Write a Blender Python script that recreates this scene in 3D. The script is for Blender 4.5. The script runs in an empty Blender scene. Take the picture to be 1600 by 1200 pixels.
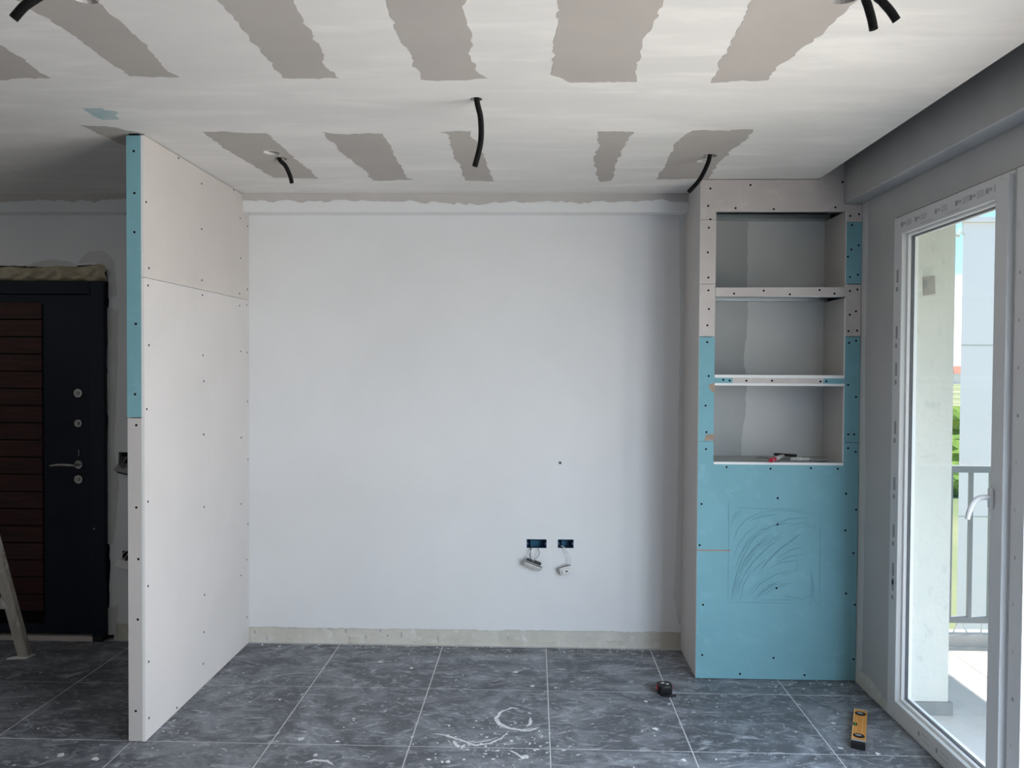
import bpy, bmesh, math, random
from mathutils import Vector, Matrix
from mathutils.geometry import tessellate_polygon
R = random.Random(7)
scene = bpy.context.scene
C = scene.collection

# ------------------------------------------------------------------ camera
F, YAW, PITCH, ROLL, H = 1218.2444, 0.0283, -0.0196, 0.0060, 1.6125
cy, sy = math.cos(YAW), math.sin(YAW)
FWD = Vector((-sy*math.cos(PITCH), cy*math.cos(PITCH), math.sin(PITCH)))
r0 = Vector((cy, sy, 0)); u0 = r0.cross(FWD)
RIGHT = math.cos(ROLL)*r0 + math.sin(ROLL)*u0
UP = -math.sin(ROLL)*r0 + math.cos(ROLL)*u0
cam = bpy.data.cameras.new('camera'); cam_o = bpy.data.objects.new('camera', cam); C.objects.link(cam_o)
M = Matrix((RIGHT, UP, -FWD)).transposed().to_4x4(); M.translation = Vector((0, 0, H))
cam_o.matrix_world = M
cam.sensor_fit = 'HORIZONTAL'; cam.sensor_width = 36; cam.lens = 36*F/1600; cam.clip_end = 2000; cam.clip_start = .02
scene.camera = cam_o

# ------------------------------------------------------------------ light
scene.view_settings.view_transform = 'Standard'; scene.view_settings.look = 'None'
scene.view_settings.gamma = 1; scene.view_settings.use_curve_mapping = False
scene.view_settings.exposure = 0.0
scene.cycles.use_denoising = True
scene.cycles.max_bounces = 10; scene.cycles.diffuse_bounces = 7; scene.cycles.transparent_max_bounces = 12
scene.cycles.sample_clamp_indirect = 12
SKY, SUN, WIN = 1.75, 8.0, 0.735
world = bpy.data.worlds.new('sky'); scene.world = world; world.use_nodes = True
nt = world.node_tree; nt.nodes.clear()
def wn(t, **k):
    n = nt.nodes.new(t)
    for a, b in k.items(): setattr(n, a, b)
    return n
tc = wn('ShaderNodeTexCoord'); sep = wn('ShaderNodeSeparateXYZ'); nt.links.new(tc.outputs['Generated'], sep.inputs[0])
grad = wn('ShaderNodeValToRGB'); nt.links.new(sep.outputs['Z'], grad.inputs[0])
grad.color_ramp.elements[0].position = 0.0; grad.color_ramp.elements[0].color = (.62, .85, 1, 1)
grad.color_ramp.elements[1].position = .6; grad.color_ramp.elements[1].color = (.30, .52, .85, 1)
e = grad.color_ramp.elements.new(.16); e.color = (.36, .70, 1, 1)
mp = wn('ShaderNodeMapping'); mp.inputs['Scale'].default_value = (1, 1, 2.6); nt.links.new(tc.outputs['Generated'], mp.inputs[0])
cl = wn('ShaderNodeTexNoise'); cl.inputs['Scale'].default_value = 4.2; cl.inputs['Detail'].default_value = 7; nt.links.new(mp.outputs[0], cl.inputs['Vector'])
low = wn('ShaderNodeMapRange'); low.inputs['From Min'].default_value = .0; low.inputs['From Max'].default_value = .11
low.inputs['To Min'].default_value = .24; low.inputs['To Max'].default_value = -.11; nt.links.new(sep.outputs['Z'], low.inputs[0])
ad = wn('ShaderNodeMath', operation='ADD'); nt.links.new(cl.outputs[0], ad.inputs[0]); nt.links.new(low.outputs[0], ad.inputs[1])
cr = wn('ShaderNodeValToRGB'); cr.color_ramp.elements[0].position = .46; cr.color_ramp.elements[1].position = .60
nt.links.new(ad.outputs[0], cr.inputs[0])
mx = wn('ShaderNodeMix', data_type='RGBA'); nt.links.new(cr.outputs[0], mx.inputs[0]); nt.links.new(grad.outputs[0], mx.inputs[6]); mx.inputs[7].default_value = (1, 1, 1, 1)
bg = wn('ShaderNodeBackground'); bg.inputs['Strength'].default_value = SKY; nt.links.new(mx.outputs[2], bg.inputs[0])
wo = wn('ShaderNodeOutputWorld'); nt.links.new(bg.outputs[0], wo.inputs[0])

sun = bpy.data.lights.new('sun', 'SUN'); sun.energy = SUN; sun.angle = math.radians(.6); sun.color = (1, .94, .86)
sun_o = bpy.data.objects.new('sun', sun); C.objects.link(sun_o)
el, az = math.radians(66), math.radians(14)
SD = Vector((math.cos(el)*math.cos(az), math.cos(el)*math.sin(az), math.sin(el)))
sun_o.rotation_euler = (-SD).to_track_quat('-Z', 'Y').to_euler(); sun_o.location = (8, 4, 12)

def area(name, loc, look, sx, sz, energy, color):
    l = bpy.data.lights.new(name, 'AREA'); l.shape = 'RECTANGLE'; l.size = sx; l.size_y = sz; l.energy = energy; l.color = color
    o = bpy.data.objects.new(name, l); C.objects.link(o); o.location = loc
    o.rotation_euler = Vector(look).to_track_quat('-Z', 'Y').to_euler(); return o
# area lamps added to brighten the room, in the two window units beside the photographer (right wall, Y .28 to 2.78):
# cool fill tilted down in place of skylight, warm fill tilted up for balcony bounce
for k in range(5):
    area('added_sky_fill', (1.80, 1.53, .34+.40*k), (-1, .08, -.75), 2.4, .36, 37*WIN, (.70, .83, 1))
for k in range(2):
    g_ = area('added_balcony_fill', (1.80, 1.53, .55+.75*k), (-1, .25, .28), 2.4, .7, 30*WIN, (1, .83, .67)); g_.data.spread = math.radians(125)

# ------------------------------------------------------------------ helpers
def ray(u, v): return FWD + RIGHT*((u-800)/F) - UP*((v-600)/F)
def at(u, v, axis, val):
    d = ray(u, v); o = Vector((0, 0, H)); t = (val-o[axis])/d[axis]; return o + d*t
D = 4.4895; ZC = 2.5966; NF = 4.065; XR = 1.68; XP = -1.658; YP = 3.272

class MB:
    def __init__(s): s.v = []; s.f = []; s.m = []
    def add(s, vs, fs, mi=0):
        b = len(s.v); s.v += [tuple(x) for x in vs]
        for f in fs: s.f.append([b+i for i in f]); s.m.append(mi)
        return s
    def box(s, x0, x1, y0, y1, z0, z1, mi=0):
        return s.add([(x, y, z) for x in (x0, x1) for y in (y0, y1) for z in (z0, z1)],
                     [(0,1,3,2),(4,6,7,5),(0,4,5,1),(2,3,7,6),(0,2,6,4),(1,5,7,3)], mi)
    def sheet(s, outer, holes, fn, th, mi=0, edge=None):
        """flat polygon with holes; fn(a, b, t) -> 3D point, t = 0 front, th back"""
        loops = [outer]+holes
        flat = [p for l in loops for p in l]
        tris = tessellate_polygon([[Vector((p[0], p[1], 0)) for p in l] for l in loops])
        n = len(flat)
        s.add([fn(p[0], p[1], 0) for p in flat]+[fn(p[0], p[1], th) for p in flat],
              [tuple(t) for t in tris]+[tuple(i+n for i in reversed(t)) for t in tris], mi)
        b = len(s.v)-2*n; k = 0
        for l in loops:
            L = len(l)
            for i in range(L):
                j = (i+1) % L; s.f.append([b+k+i, b+k+j, b+k+j+n, b+k+i+n]); s.m.append(mi if edge is None else edge)
            k += L
        return s
    def tube(s, pts, rad, n=8, mi=0, cap=True):
        pts = [Vector(p) for p in pts]; rings = []; up = None
        for i, p in enumerate(pts):
            t = (pts[min(i+1, len(pts)-1)]-pts[max(i-1, 0)]).normalized()
            if up is None: up = t.orthogonal().normalized()
            a = (up - t*up.dot(t)).normalized(); up = a; bb = t.cross(a)
            r = rad[i] if isinstance(rad, (list, tuple)) else rad
            rings.append([p+(a*math.cos(2*math.pi*k/n)+bb*math.sin(2*math.pi*k/n))*r for k in range(n)])
        fs = []
        for i in range(len(pts)-1):
            for k in range(n): fs.append((i*n+k, i*n+(k+1) % n, (i+1)*n+(k+1) % n, (i+1)*n+k))
        if cap: fs += [tuple(range(n))[::-1], tuple((len(pts)-1)*n+k for k in range(n))]
        return s.add([v for r in rings for v in r], fs, mi)
    def disc(s, c, nrm, rad, h, n=14, mi=0, taper=1):
        c = Vector(c); nrm = Vector(nrm).normalized()
        return s.tube([c, c+nrm*h], [rad, rad*taper], n, mi)
    def build(s, name, mats, parent=None, smooth=False, bevel=0, recalc=True):
        me = bpy.data.meshes.new(name); me.from_pydata(s.v, [], s.f)
        for m in (mats if isinstance(mats, (list, tuple)) else [mats]): me.materials.append(m)
        for p, mi in zip(me.polygons, s.m): p.material_index = mi
        bm = bmesh.new(); bm.from_mesh(me)
        if recalc: bmesh.ops.recalc_face_normals(bm, faces=bm.faces)
        if bevel:
            bmesh.ops.bevel(bm, geom=[e for e in bm.edges if len(e.link_faces) == 2 and e.calc_face_angle(0) > .6], offset=bevel, segments=2, affect='EDGES', profile=.5)
        if smooth:
            for f in bm.faces: f.smooth = True
            for e in bm.edges:
                if len(e.link_faces) == 2 and e.calc_face_angle(0) > .9: e.smooth = False
        bm.to_mesh(me); bm.free()
        o = bpy.data.objects.new(name, me); C.objects.link(o)
        if parent: o.parent = parent; o.matrix_parent_inverse = parent.matrix_world.inverted()
        return o
def empty(name, loc=(0, 0, 0), rz=0):
    o = bpy.data.objects.new(name, None); C.objects.link(o); o.empty_display_size = .1
    o.matrix_world = Matrix.Translation(loc) @ Matrix.Rotation(rz, 4, 'Z'); o.location = loc; o.rotation_euler = (0, 0, rz); return o
def tag(o, label=None, cat=None, group=None, kind=None):
    if label: o['label'] = label
    if cat: o['category'] = cat
    if group: o['group'] = group
    if kind: o['kind'] = kind
    return o
def struct(o, label=None): return tag(o, label, None, None, 'structure')
def ragged(pts, amp, step, seed=0, closed=True, keep=None):
    rr = random.Random(seed); out = []; n = len(pts)
    for i in range(n if closed else n-1):
        a = Vector(pts[i][:2]); b = Vector(pts[(i+1) % n][:2]); L = (b-a).length; k = max(1, int(L/step))
        t = (b-a).normalized(); nn = Vector((-t.y, t.x)); out.append((a.x, a.y)); w = 0
        for j in range(1, k):
            w = .65*w + rr.uniform(-1, 1)*amp
            p = a.lerp(b, (j+rr.uniform(-.3, .3))/k)+nn*w*min(1, 2.5*min(j, k-j)/k+.25); out.append((p.x, p.y))
    if not closed: out.append(tuple(pts[-1][:2]))
    return out
def circle(cx, cy_, r, n=20, rr=None): return [(cx+r*math.cos(-2*math.pi*i/n)*(1+(rr.uniform(-.06, .06) if rr else 0)), cy_+r*math.sin(-2*math.pi*i/n)) for i in range(n)]

# ------------------------------------------------------------------ materials
def mat(name, col, rough=.8, var=None, vscale=3, vdetail=5, stretch=None, bump=0, bscale=60, metal=0, spec=.3, ramp=(.35, .65), var2=None, v2scale=9, v2ramp=(.55, .7), v2stretch=None):
    m = bpy.data.materials.new(name); m.use_nodes = True; t = m.node_tree; b = t.nodes['Principled BSDF']
    b.inputs['Base Color'].default_value = (*col, 1); b.inputs['Roughness'].default_value = rough
    b.inputs['Metallic'].default_value = metal; b.inputs['Specular IOR Level'].default_value = spec
    g = t.nodes.new('ShaderNodeNewGeometry')
    def noise(scale, detail, st, rmp):
        src = g.outputs['Position']
        if st:
            mpn = t.nodes.new('ShaderNodeMapping'); mpn.inputs['Scale'].default_value = st; t.links.new(src, mpn.inputs[0]); src = mpn.outputs[0]
        nz = t.nodes.new('ShaderNodeTexNoise'); nz.inputs['Scale'].default_value = scale; nz.inputs['Detail'].default_value = detail
        nz.inputs['Roughness'].default_value = .6; nz.inputs['Distortion'].default_value = .4
        t.links.new(src, nz.inputs['Vector'])
        r_ = t.nodes.new('ShaderNodeMapRange'); r_.inputs['From Min'].default_value = rmp[0]; r_.inputs['From Max'].default_value = rmp[1]
        t.links.new(nz.outputs[0], r_.inputs[0]); return r_.outputs[0]
    out = None
    def mixin(prev, fac, c):
        x = t.nodes.new('ShaderNodeMix'); x.data_type = 'RGBA'; t.links.new(fac, x.inputs[0])
        if prev is None: x.inputs[6].default_value = (*col, 1)
        else: t.links.new(prev, x.inputs[6])
        x.inputs[7].default_value = (*c, 1); return x.outputs[2]
    if var: out = mixin(out, noise(vscale, vdetail, stretch, ramp), var)
    if var2: out = mixin(out, noise(v2scale, 6, v2stretch, v2ramp), var2)
    if out: t.links.new(out, b.inputs['Base Color'])
    if bump:
        nz = t.nodes.new('ShaderNodeTexNoise'); nz.inputs['Scale'].default_value = bscale; nz.inputs['Detail'].default_value = 6
        t.links.new(g.outputs['Position'], nz.inputs['Vector'])
        bp = t.nodes.new('ShaderNodeBump'); bp.inputs['Strength'].default_value = bump; bp.inputs['Distance'].default_value = .004
        t.links.new(nz.outputs[0], bp.inputs['Height']); t.links.new(bp.outputs[0], b.inputs['Normal'])
    return m
def glass_mat():
    m = bpy.data.materials.new('window_glass'); m.use_nodes = True; t = m.node_tree; t.nodes.clear()
    tr = t.nodes.new('ShaderNodeBsdfTransparent'); tr.inputs[0].default_value = (.97, .98, .98, 1)
    gl = t.nodes.new('ShaderNodeBsdfGlossy'); gl.inputs['Roughness'].default_value = .01
    lw = t.nodes.new('ShaderNodeLayerWeight'); lw.inputs[0].default_value = .5
    pw = t.nodes.new('ShaderNodeMath'); pw.operation = 'POWER'; pw.inputs[1].default_value = 5; t.links.new(lw.outputs['Facing'], pw.inputs[0])
    fr = t.nodes.new('ShaderNodeMath'); fr.operation = 'MULTIPLY_ADD'; fr.inputs[1].default_value = .5; fr.inputs[2].default_value = .02; t.links.new(pw.outputs[0], fr.inputs[0])
    mxs = t.nodes.new('ShaderNodeMixShader'); t.links.new(fr.outputs[0], mxs.inputs[0]); t.links.new(tr.outputs[0], mxs.inputs[1]); t.links.new(gl.outputs[0], mxs.inputs[2])
    o = t.nodes.new('ShaderNodeOutputMaterial'); t.links.new(mxs.outputs[0], o.inputs[0]); return m
def tile_mat():
    m = mat('slate_tile', (.085, .090, .102), .5, (.13, .137, .152), 2.2, 7, (1, 1, 1), .12, 45, spec=.35, ramp=(.3, .75))
    t = m.node_tree; b = t.nodes['Principled BSDF']; g = [n for n in t.nodes if n.type == 'NEW_GEOMETRY'][0]
    prev = b.inputs['Base Color'].links[0].from_socket
    def layer(prev, scale, st, rot, rng, c, dist, strength=1., detail=8):
        mpn = t.nodes.new('ShaderNodeMapping'); mpn.inputs['Scale'].default_value = st; mpn.inputs['Rotation'].default_value = (0, 0, rot); t.links.new(g.outputs['Position'], mpn.inputs[0])
        nz = t.nodes.new('ShaderNodeTexNoise'); nz.inputs['Scale'].default_value = scale; nz.inputs['Detail'].default_value = detail; nz.inputs['Distortion'].default_value = dist; nz.inputs['Roughness'].default_value = .62
        t.links.new(mpn.outputs[0], nz.inputs['Vector'])
        r_ = t.nodes.new('ShaderNodeMapRange'); r_.inputs['From Min'].default_value = rng[0]; r_.inputs['From Max'].default_value = rng[1]; r_.inputs['To Max'].default_value = strength
        t.links.new(nz.outputs[0], r_.inputs[0])
        x = t.nodes.new('ShaderNodeMix'); x.data_type = 'RGBA'; t.links.new(r_.outputs[0], x.inputs[0]); t.links.new(prev, x.inputs[6]); x.inputs[7].default_value = (*c, 1); return x.outputs[2]
    prev = layer(prev, 2.6, (1, 1.5, 1), .5, (.42, .76), (.34, .36, .395), 2.0, .85)      # broad dust film
    prev = layer(prev, 5.5, (.8, 1.7, 1), -.35, (.53, .68), (.43, .45, .49), 3.4, .75)     # scraped streaks
    prev = layer(prev, 14, (.8, 2.0, 1), .9, (.585, .69), (.58, .595, .625), 3.2, .7)
    prev = layer(prev, 60, (1, 1.5, 1), .2, (.68, .74), (.62, .63, .65), 1.0, .7)       # small splashes
    t.links.new(prev, b.inputs['Base Color']); return m
WALL = mat('white_plaster_wall', (.74, .745, .75), .85, (.70, .705, .71), 1.3, 4, None, .08, 25)
BRICKY = mat('bare_cement_render', (.60, .59, .57), .95, (.55, .54, .52), 3, 5)
HALLPATCH = mat('damp_plaster', (.61, .61, .595), .9, (.55, .55, .53), 5, 4)
CEIL = mat('ceiling_joint_plaster', (.69, .672, .65), .9, (.63, .618, .60), 1.6, 6, (.7, 2.6, 1), .10, 18, var2=(.745, .727, .70), v2scale=2.2, v2ramp=(.5, .68), v2stretch=(.8, 3.2, 1))
BOARD = mat('grey_plasterboard_paper', (.42, .39, .36), .9, (.39, .362, .337), 2.5, 4)
PINK = mat('pinkish_grey_plasterboard', (.60, .55, .53), .88, (.55, .505, .485), 3, 4, var2=(.63, .59, .56), v2scale=11)
BEIGE_DIM = mat('dimmed_beige_plasterboard', (.545, .505, .475), .88, (.515, .475, .45), 2.2, 4)  # upper board paper, weaker warm light near the ceiling put into its tone
PALE = mat('pale_grey_plasterboard', (.585, .555, .54), .88, (.55, .525, .51), 2.2, 4)
TEAL = mat('teal_moisture_board', (.215, .43, .49), .85, (.195, .395, .45), 2.5, 4, var2=(.23, .445, .505), v2scale=12)
GYPS = mat('white_gypsum_core', (.83, .83, .82), .9)
BARE = mat('bare_cement_base', (.61, .59, .53), .95, (.53, .51, .455), 7, 6, None, .4, 30, var2=(.68, .665, .62), v2scale=12)
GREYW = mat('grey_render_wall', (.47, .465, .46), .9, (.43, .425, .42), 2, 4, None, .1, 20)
GREYL = mat('pale_skim_coat', (.60, .595, .585), .9, (.54, .54, .53), 3, 4)
NICHEB = mat('niche_back_plaster', (.64, .645, .635), .88, (.60, .605, .6), 2, 4)
NICHES = mat('niche_bare_strip', (.47, .48, .475), .9, (.44, .45, .445), 4, 4)
NSIDE = mat('niche_side_board', (.53, .505, .485), .9, (.49, .47, .455), 3, 4)
DARK = mat('dark_void', (.008, .008, .009), .95, spec=.05)
BLACK = mat('black_plastic', (.012, .012, .013), .42, spec=.4)
CORR = mat('black_corrugated_plastic', (.008, .008, .009), .6, spec=.15)
STEEL = mat('galvanised_profile', (.55, .57, .57), .32, metal=.9)
CHROME = mat('satin_nickel', (.40, .39, .37), .32, metal=1)
PVC = mat('white_pvc_frame', (.66, .66, .66), .35, spec=.4)
BEAD = mat('lit_white_pvc', (.84, .84, .84), .35, spec=.4)  # film-free white PVC, outside light on the beads put into its colour
FILM = mat('pvc_film_print', (.33, .33, .34), .6)
GASK = mat('grey_gasket', (.22, .22, .24), .6)
GLASS = glass_mat()
GROUT = mat('pale_grout', (.66, .67, .68), .9, (.56, .57, .58), 20, 3)
TILE = tile_mat()
SPLAT = mat('plaster_splash', (.78, .79, .80), .95, (.60, .61, .63), 30, 3)
NAVY = mat('navy_painted_steel', (.006, .010, .020), .45, spec=.22)
MAHOG = mat('dark_red_wood', (.050, .011, .009), .5, (.024, .006, .005), 4, 5, (1, 1, 12))
FOAM = mat('expanding_foam', (.56, .50, .36), .95, (.44, .38, .27), 14, 4, None, .5, 40)
WOOD = mat('painted_ladder_wood', (.50, .47, .42), .8, (.36, .33, .29), 6, 5, (6, 6, 1), var2=(.70, .69, .66), v2scale=10, v2ramp=(.6, .68))
PENCIL = mat('pencil_line', (.12, .24, .29), .8)
TORN = mat('torn_brown_paper', (.40, .31, .24), .95, (.30, .23, .18), 30, 4)
BLUEBOX = mat('blue_socket_box', (.010, .055, .115), .5, spec=.3)
WIREW = mat('white_wire', (.65, .66, .66), .5)
WIREG = mat('grey_wire', (.10, .10, .11), .5)
SOCKW = mat('white_socket_plastic', (.72, .72, .70), .4)
ORANGE = mat('orange_painted_aluminium', (.62, .27, .055), .38, (.56, .24, .05), 20, 3, spec=.5)
ORANGEL = mat('light_orange_ridge', (.78, .45, .17), .35)
GREENV = mat('green_vial', (.10, .30, .06), .2, spec=.6)
GREYP = mat('grey_plastic', (.30, .30, .30), .5)
RED = mat('red_plastic', (.42, .025, .05), .4)
HANDLEW = mat('dusty_white_handle', (.66, .66, .62), .6, (.42, .42, .40), 60, 3)
BLADE = mat('dusty_steel_blade', (.34, .35, .34), .45, metal=.6)
REVEAL = mat('pale_exterior_render', (.72, .70, .63), .95, (.66, .655, .60), 4, 6, (1, 1, .6), .9, 45, var2=(.60, .60, .55), v2scale=14, v2ramp=(.6, .72))
EXTG = mat('grey_plinth', (.30, .30, .29), .9, (.25, .25, .24), 8, 4)
SILL = mat('pale_stone_sill', (.60, .57, .54), .6, (.56, .53, .50), 6, 4)
BALC = mat('balcony_tile', (.62, .58, .53), .7, (.55, .52, .48), 5, 5)
RAIL = mat('grey_railing_paint', (.27, .28, .29), .5, spec=.4)
BLDG = mat('white_neighbour_wall', (.88, .82, .85), .9, (.85, .79, .82), .6, 3)
FIELD = mat('dry_green_field', (.30, .30, .15), .95, (.17, .21, .09), .035, 6, (1, 1, 1), var2=(.42, .38, .25), v2scale=.02, v2ramp=(.5, .6))
BUSH = mat('bush_leaves', (.10, .19, .03), .9, (.22, .30, .05), 1.5, 5)
TOWNW = mat('distant_house_wall', (.70, .66, .62), .9)
ROOF = mat('distant_red_roof', (.50, .20, .14), .9)

# ------------------------------------------------------------------ floor and tiles
XL, YN = -4.0, -2.3
fl = struct(MB().box(XL-.1, 1.70, YN-.1, D+.3, -.12, -.0016).build('floor', GROUT), 'dark grey slate tiled floor dusted with plaster')
X0, YA, T, GAP = -1.1209, 3.8835, .6, .0060
mesh_cache = {}
def tile(x0, x1, y0, y1):
    w, d = round(x1-x0, 3), round(y1-y0, 3)
    if w < .03 or d < .03: return
    key = (w, d)
    if key not in mesh_cache:
        o = MB().box(-w/2, w/2, -d/2, d/2, -.009, 0).build('tile', TILE, None, bevel=.0012); mesh_cache[key] = o.data
    else: o = bpy.data.objects.new('tile', mesh_cache[key]); C.objects.link(o)
    o.location = ((x0+x1)/2, (y0+y1)/2, 0); o.parent = fl
for i in range(-5, 5):
    for j in range(-10, 1):
        a, b = X0+T*i+GAP/2, X0+T*(i+1)-GAP/2; c, d = YA+T*j+GAP/2, YA+T*(j+1)-GAP/2
        a = max(a, XL+.004); b = min(b, XR-.004); d = min(d, D-.008); c = max(c, YN+.004)
        if b > a and d > c: tile(a, b, c, d)
# plaster swirl and splashes left on the tiles
def ribbon(mb, pts, w, z, seed):
    rr = random.Random(seed); l = []; r_ = []
    P = [at(u, v, 2, 0) for u, v in pts]
    Q = []
    for i in range(len(P)-1):
        for k in range(6): Q.append(P[i].lerp(P[i+1], k/6))
    Q.append(P[-1]); n = len(Q)
    for i, p in enumerate(Q):
        t = (Q[min(i+1, n-1)]-Q[max(i-1, 0)]).normalized(); nn = Vector((-t.y, t.x, 0)); s = min(1, 4*min(i, n-1-i)/n+.15)
        a, b = w*s*rr.uniform(.5, 1.2), w*s*rr.uniform(.5, 1.2); l.append((p+nn*a)+Vector((0, 0, z))); r_.append((p-nn*b)+Vector((0, 0, z)))
    mb.add(l+r_, [(i, i+1, n+i+1, n+i) for i in range(n-1)])
sw = MB()
ribbon(sw, [(800, 1106), (783, 1112), (776, 1122), (781, 1131), (795, 1138), (815, 1141), (838, 1138)], .009, .0009, 1)
ribbon(sw, [(812, 1108), (800, 1106), (786, 1111)], .006, .001, 2)
ribbon(sw, [(822, 1136), (829, 1131), (829, 1121)], .008, .001, 3)
ribbon(sw, [(672, 1146), (695, 1149), (718, 1156), (742, 1165), (765, 1162), (783, 1154), (796, 1142)], .007, .0009, 4)
ribbon(sw, [(708, 1157), (718, 1170), (728, 1163)], .01, .001, 5)
ribbon(sw, [(795, 1172), (806, 1177), (815, 1184)], .005, .001, 6)
ribbon(sw, [(779, 1116), (773, 1123), (778, 1132), (790, 1139)], .005, .0011, 7)
ribbon(sw, [(812, 1143), (828, 1142), (843, 1136)], .006, .0011, 8)
ribbon(sw, [(730, 1158), (745, 1160), (760, 1158), (778, 1152)], .004, .0011, 9)
ribbon(sw, [(476, 1192), (490, 1188), (510, 1189), (522, 1196)], .008, .0009, 10)
sw.build('plaster_smear', SPLAT, fl)
sp = MB()
def blob(x, y, rx, ry, rot, seed):
    rr = random.Random(seed); n = 9; ph = rr.uniform(0, 6)
    pts = []
    for k in range(n):
        a = ph+2*math.pi*k/n; q = rr.uniform(.55, 1.15); px_, py_ = rx*q*math.cos(a), ry*q*math.sin(a)
        pts.append((x+px_*math.cos(rot)-py_*math.sin(rot), y+px_*math.sin(rot)+py_*math.cos(rot)))
    sp.add([(a, b, .0007) for a, b in pts]+[(x, y, .0015)], [(k, (k+1) % n, n) for k in range(n)])
for u, v, w in [(832, 1072, .016), (1009, 1096, .012), (820, 1183, .02), (527, 1159, .012), (553, 1123, .01), (643, 1044, .013), (595, 1034, .014), (1303, 1130, .012), (1314, 1169, .014), (1024, 1139, .018), (1068, 1188, .014), (868, 1075, .01), (805, 1050, .018), (1023, 1150, .007), (1046, 1100, .01), (470, 1155, .02), (492, 1180, .012), (700, 1190, .014), (670, 1187, .012), (1372, 1178, .012), (95, 1180, .02), (150, 1186, .02)]:
    p = at(u, v, 2, 0); blob(p.x, p.y, w, w*.9, R.uniform(0, 3), R.random())
for i in range(110):   # droplets flung around the swirl
    p = at(R.gauss(775, 48), R.gauss(1160, 17), 2, 0); w_ = R.uniform(.002, .007); blob(p.x, p.y, w_*R.uniform(1, 2), w_, R.uniform(0, 3), R.random())
for i in range(230):
    x, y = R.uniform(-2.6, 1.55), R.uniform(2.6, 4.45); s = R.uniform(.0015, .006)
    blob(x, y, s*R.uniform(1, 2.4), s, R.uniform(0, 3), R.random())
for i in range(150):   # crumbs along the foot of the back wall and of the shelf column
    x = R.uniform(-1.6, 1.66); yb = D-.01 if x < .85 else NF-.01; y = yb-abs(R.gauss(0, .05)); s = R.uniform(.002, .006)
    blob(x, y, s*R.uniform(1, 2.5), s, R.uniform(0, 3), R.random())
tag(sp.build('plaster_splashes', SPLAT, fl), kind='stuff')

# ------------------------------------------------------------------ back wall
DX0, DX1, DZ = -3.47, -2.495, 2.106       # door outside edges
socket_holes = [(-.036, .578, .078, .628), (.144, .580, .234, .629)]
def hole_rect(a, b, c, d): return [(a, b), (a, d), (c, d), (c, b)]
low_edge = ragged([(.87, .100), (.3, .098), (-.6, .095), (-1.7, .094), (DX1+.03, .10)], .0035, .012, 11, closed=False)
outer = [(XL, ZC+.2), (.90, ZC+.2), (.90, .100)] + low_edge + ragged([(DX1+.03, .10), (DX1+.006, .2), (DX1+.008, .9), (DX1+.003, 1.6), (DX1+.012, 2.08), (DX1-.01, DZ+.10), (DX0-.01, DZ+.085)], .004, .03, 12, closed=False) + [(DX0-.01, 0), (XL, 0)]
hb = [hole_rect(*h) for h in socket_holes] + [hole_rect(-2.43, 1.02, -2.36, 1.11), hole_rect(-2.41, .47, -2.35, .53)]
wb = MB().sheet(outer, hb, lambda a, b, t: (a, D+t, b), .012)
wb.box(XL-.1, DX0-.01, D+.012, D+.3, -.1, 2.95); wb.box(DX1+.03, 1.95, D+.06, D+.3, -.1, 2.95); wb.box(DX0-.01, DX1+.03, D+.06, D+.3, DZ+.13, 2.95)
wall_back = struct(wb.build('wall_back', WALL), 'white plastered back wall')
# plaster missing at the foot of the wall: bare cement strip
bs = MB().sheet(ragged([(DX1+.03, 0), (.87, 0), (.87, .11), (DX1+.03, .11)], .0006, .05, 3), [], lambda a, b, t: (a, D+.007+t, b), .02)
for i in range(16):
    x = R.uniform(-1.6, .8); z = R.uniform(.0, .05); bs.box(x, x+R.uniform(.01, .06), D+.001, D+.01, z, z+R.uniform(.003, .012))
bb = struct(bs.build('baseboard_back', BARE), 'bare beige cement strip at the foot of the back wall')
for u, v, h_ in [(540, 986, .022), (571, 995, .018), (594, 985, .016), (627, 992, .028), (417, 997, .018), (684, 998, .022), (398, 988, .02)]:
    p = at(u, v, 1, D+.006); MB().sheet([(p.x-.0012, p.z-h_/2), (p.x+.0004, p.z-h_/2), (p.x+.0022, p.z+h_/2), (p.x-.0002, p.z+h_/2)], [], lambda a, b, t: (a, D+.0058+t, b), .001).build('crack', GREYP, bb)
    MB().sheet(ragged([(p.x+.004, p.z-.012), (p.x+.02, p.z-.018), (p.x+.024, p.z-.012), (p.x+.006, p.z+.014)], .001, .006, int(u)), [], lambda a, b, t: (a, D+.0045+t, b), .003).build('trowel_ridge', GREYL, bb)
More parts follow.
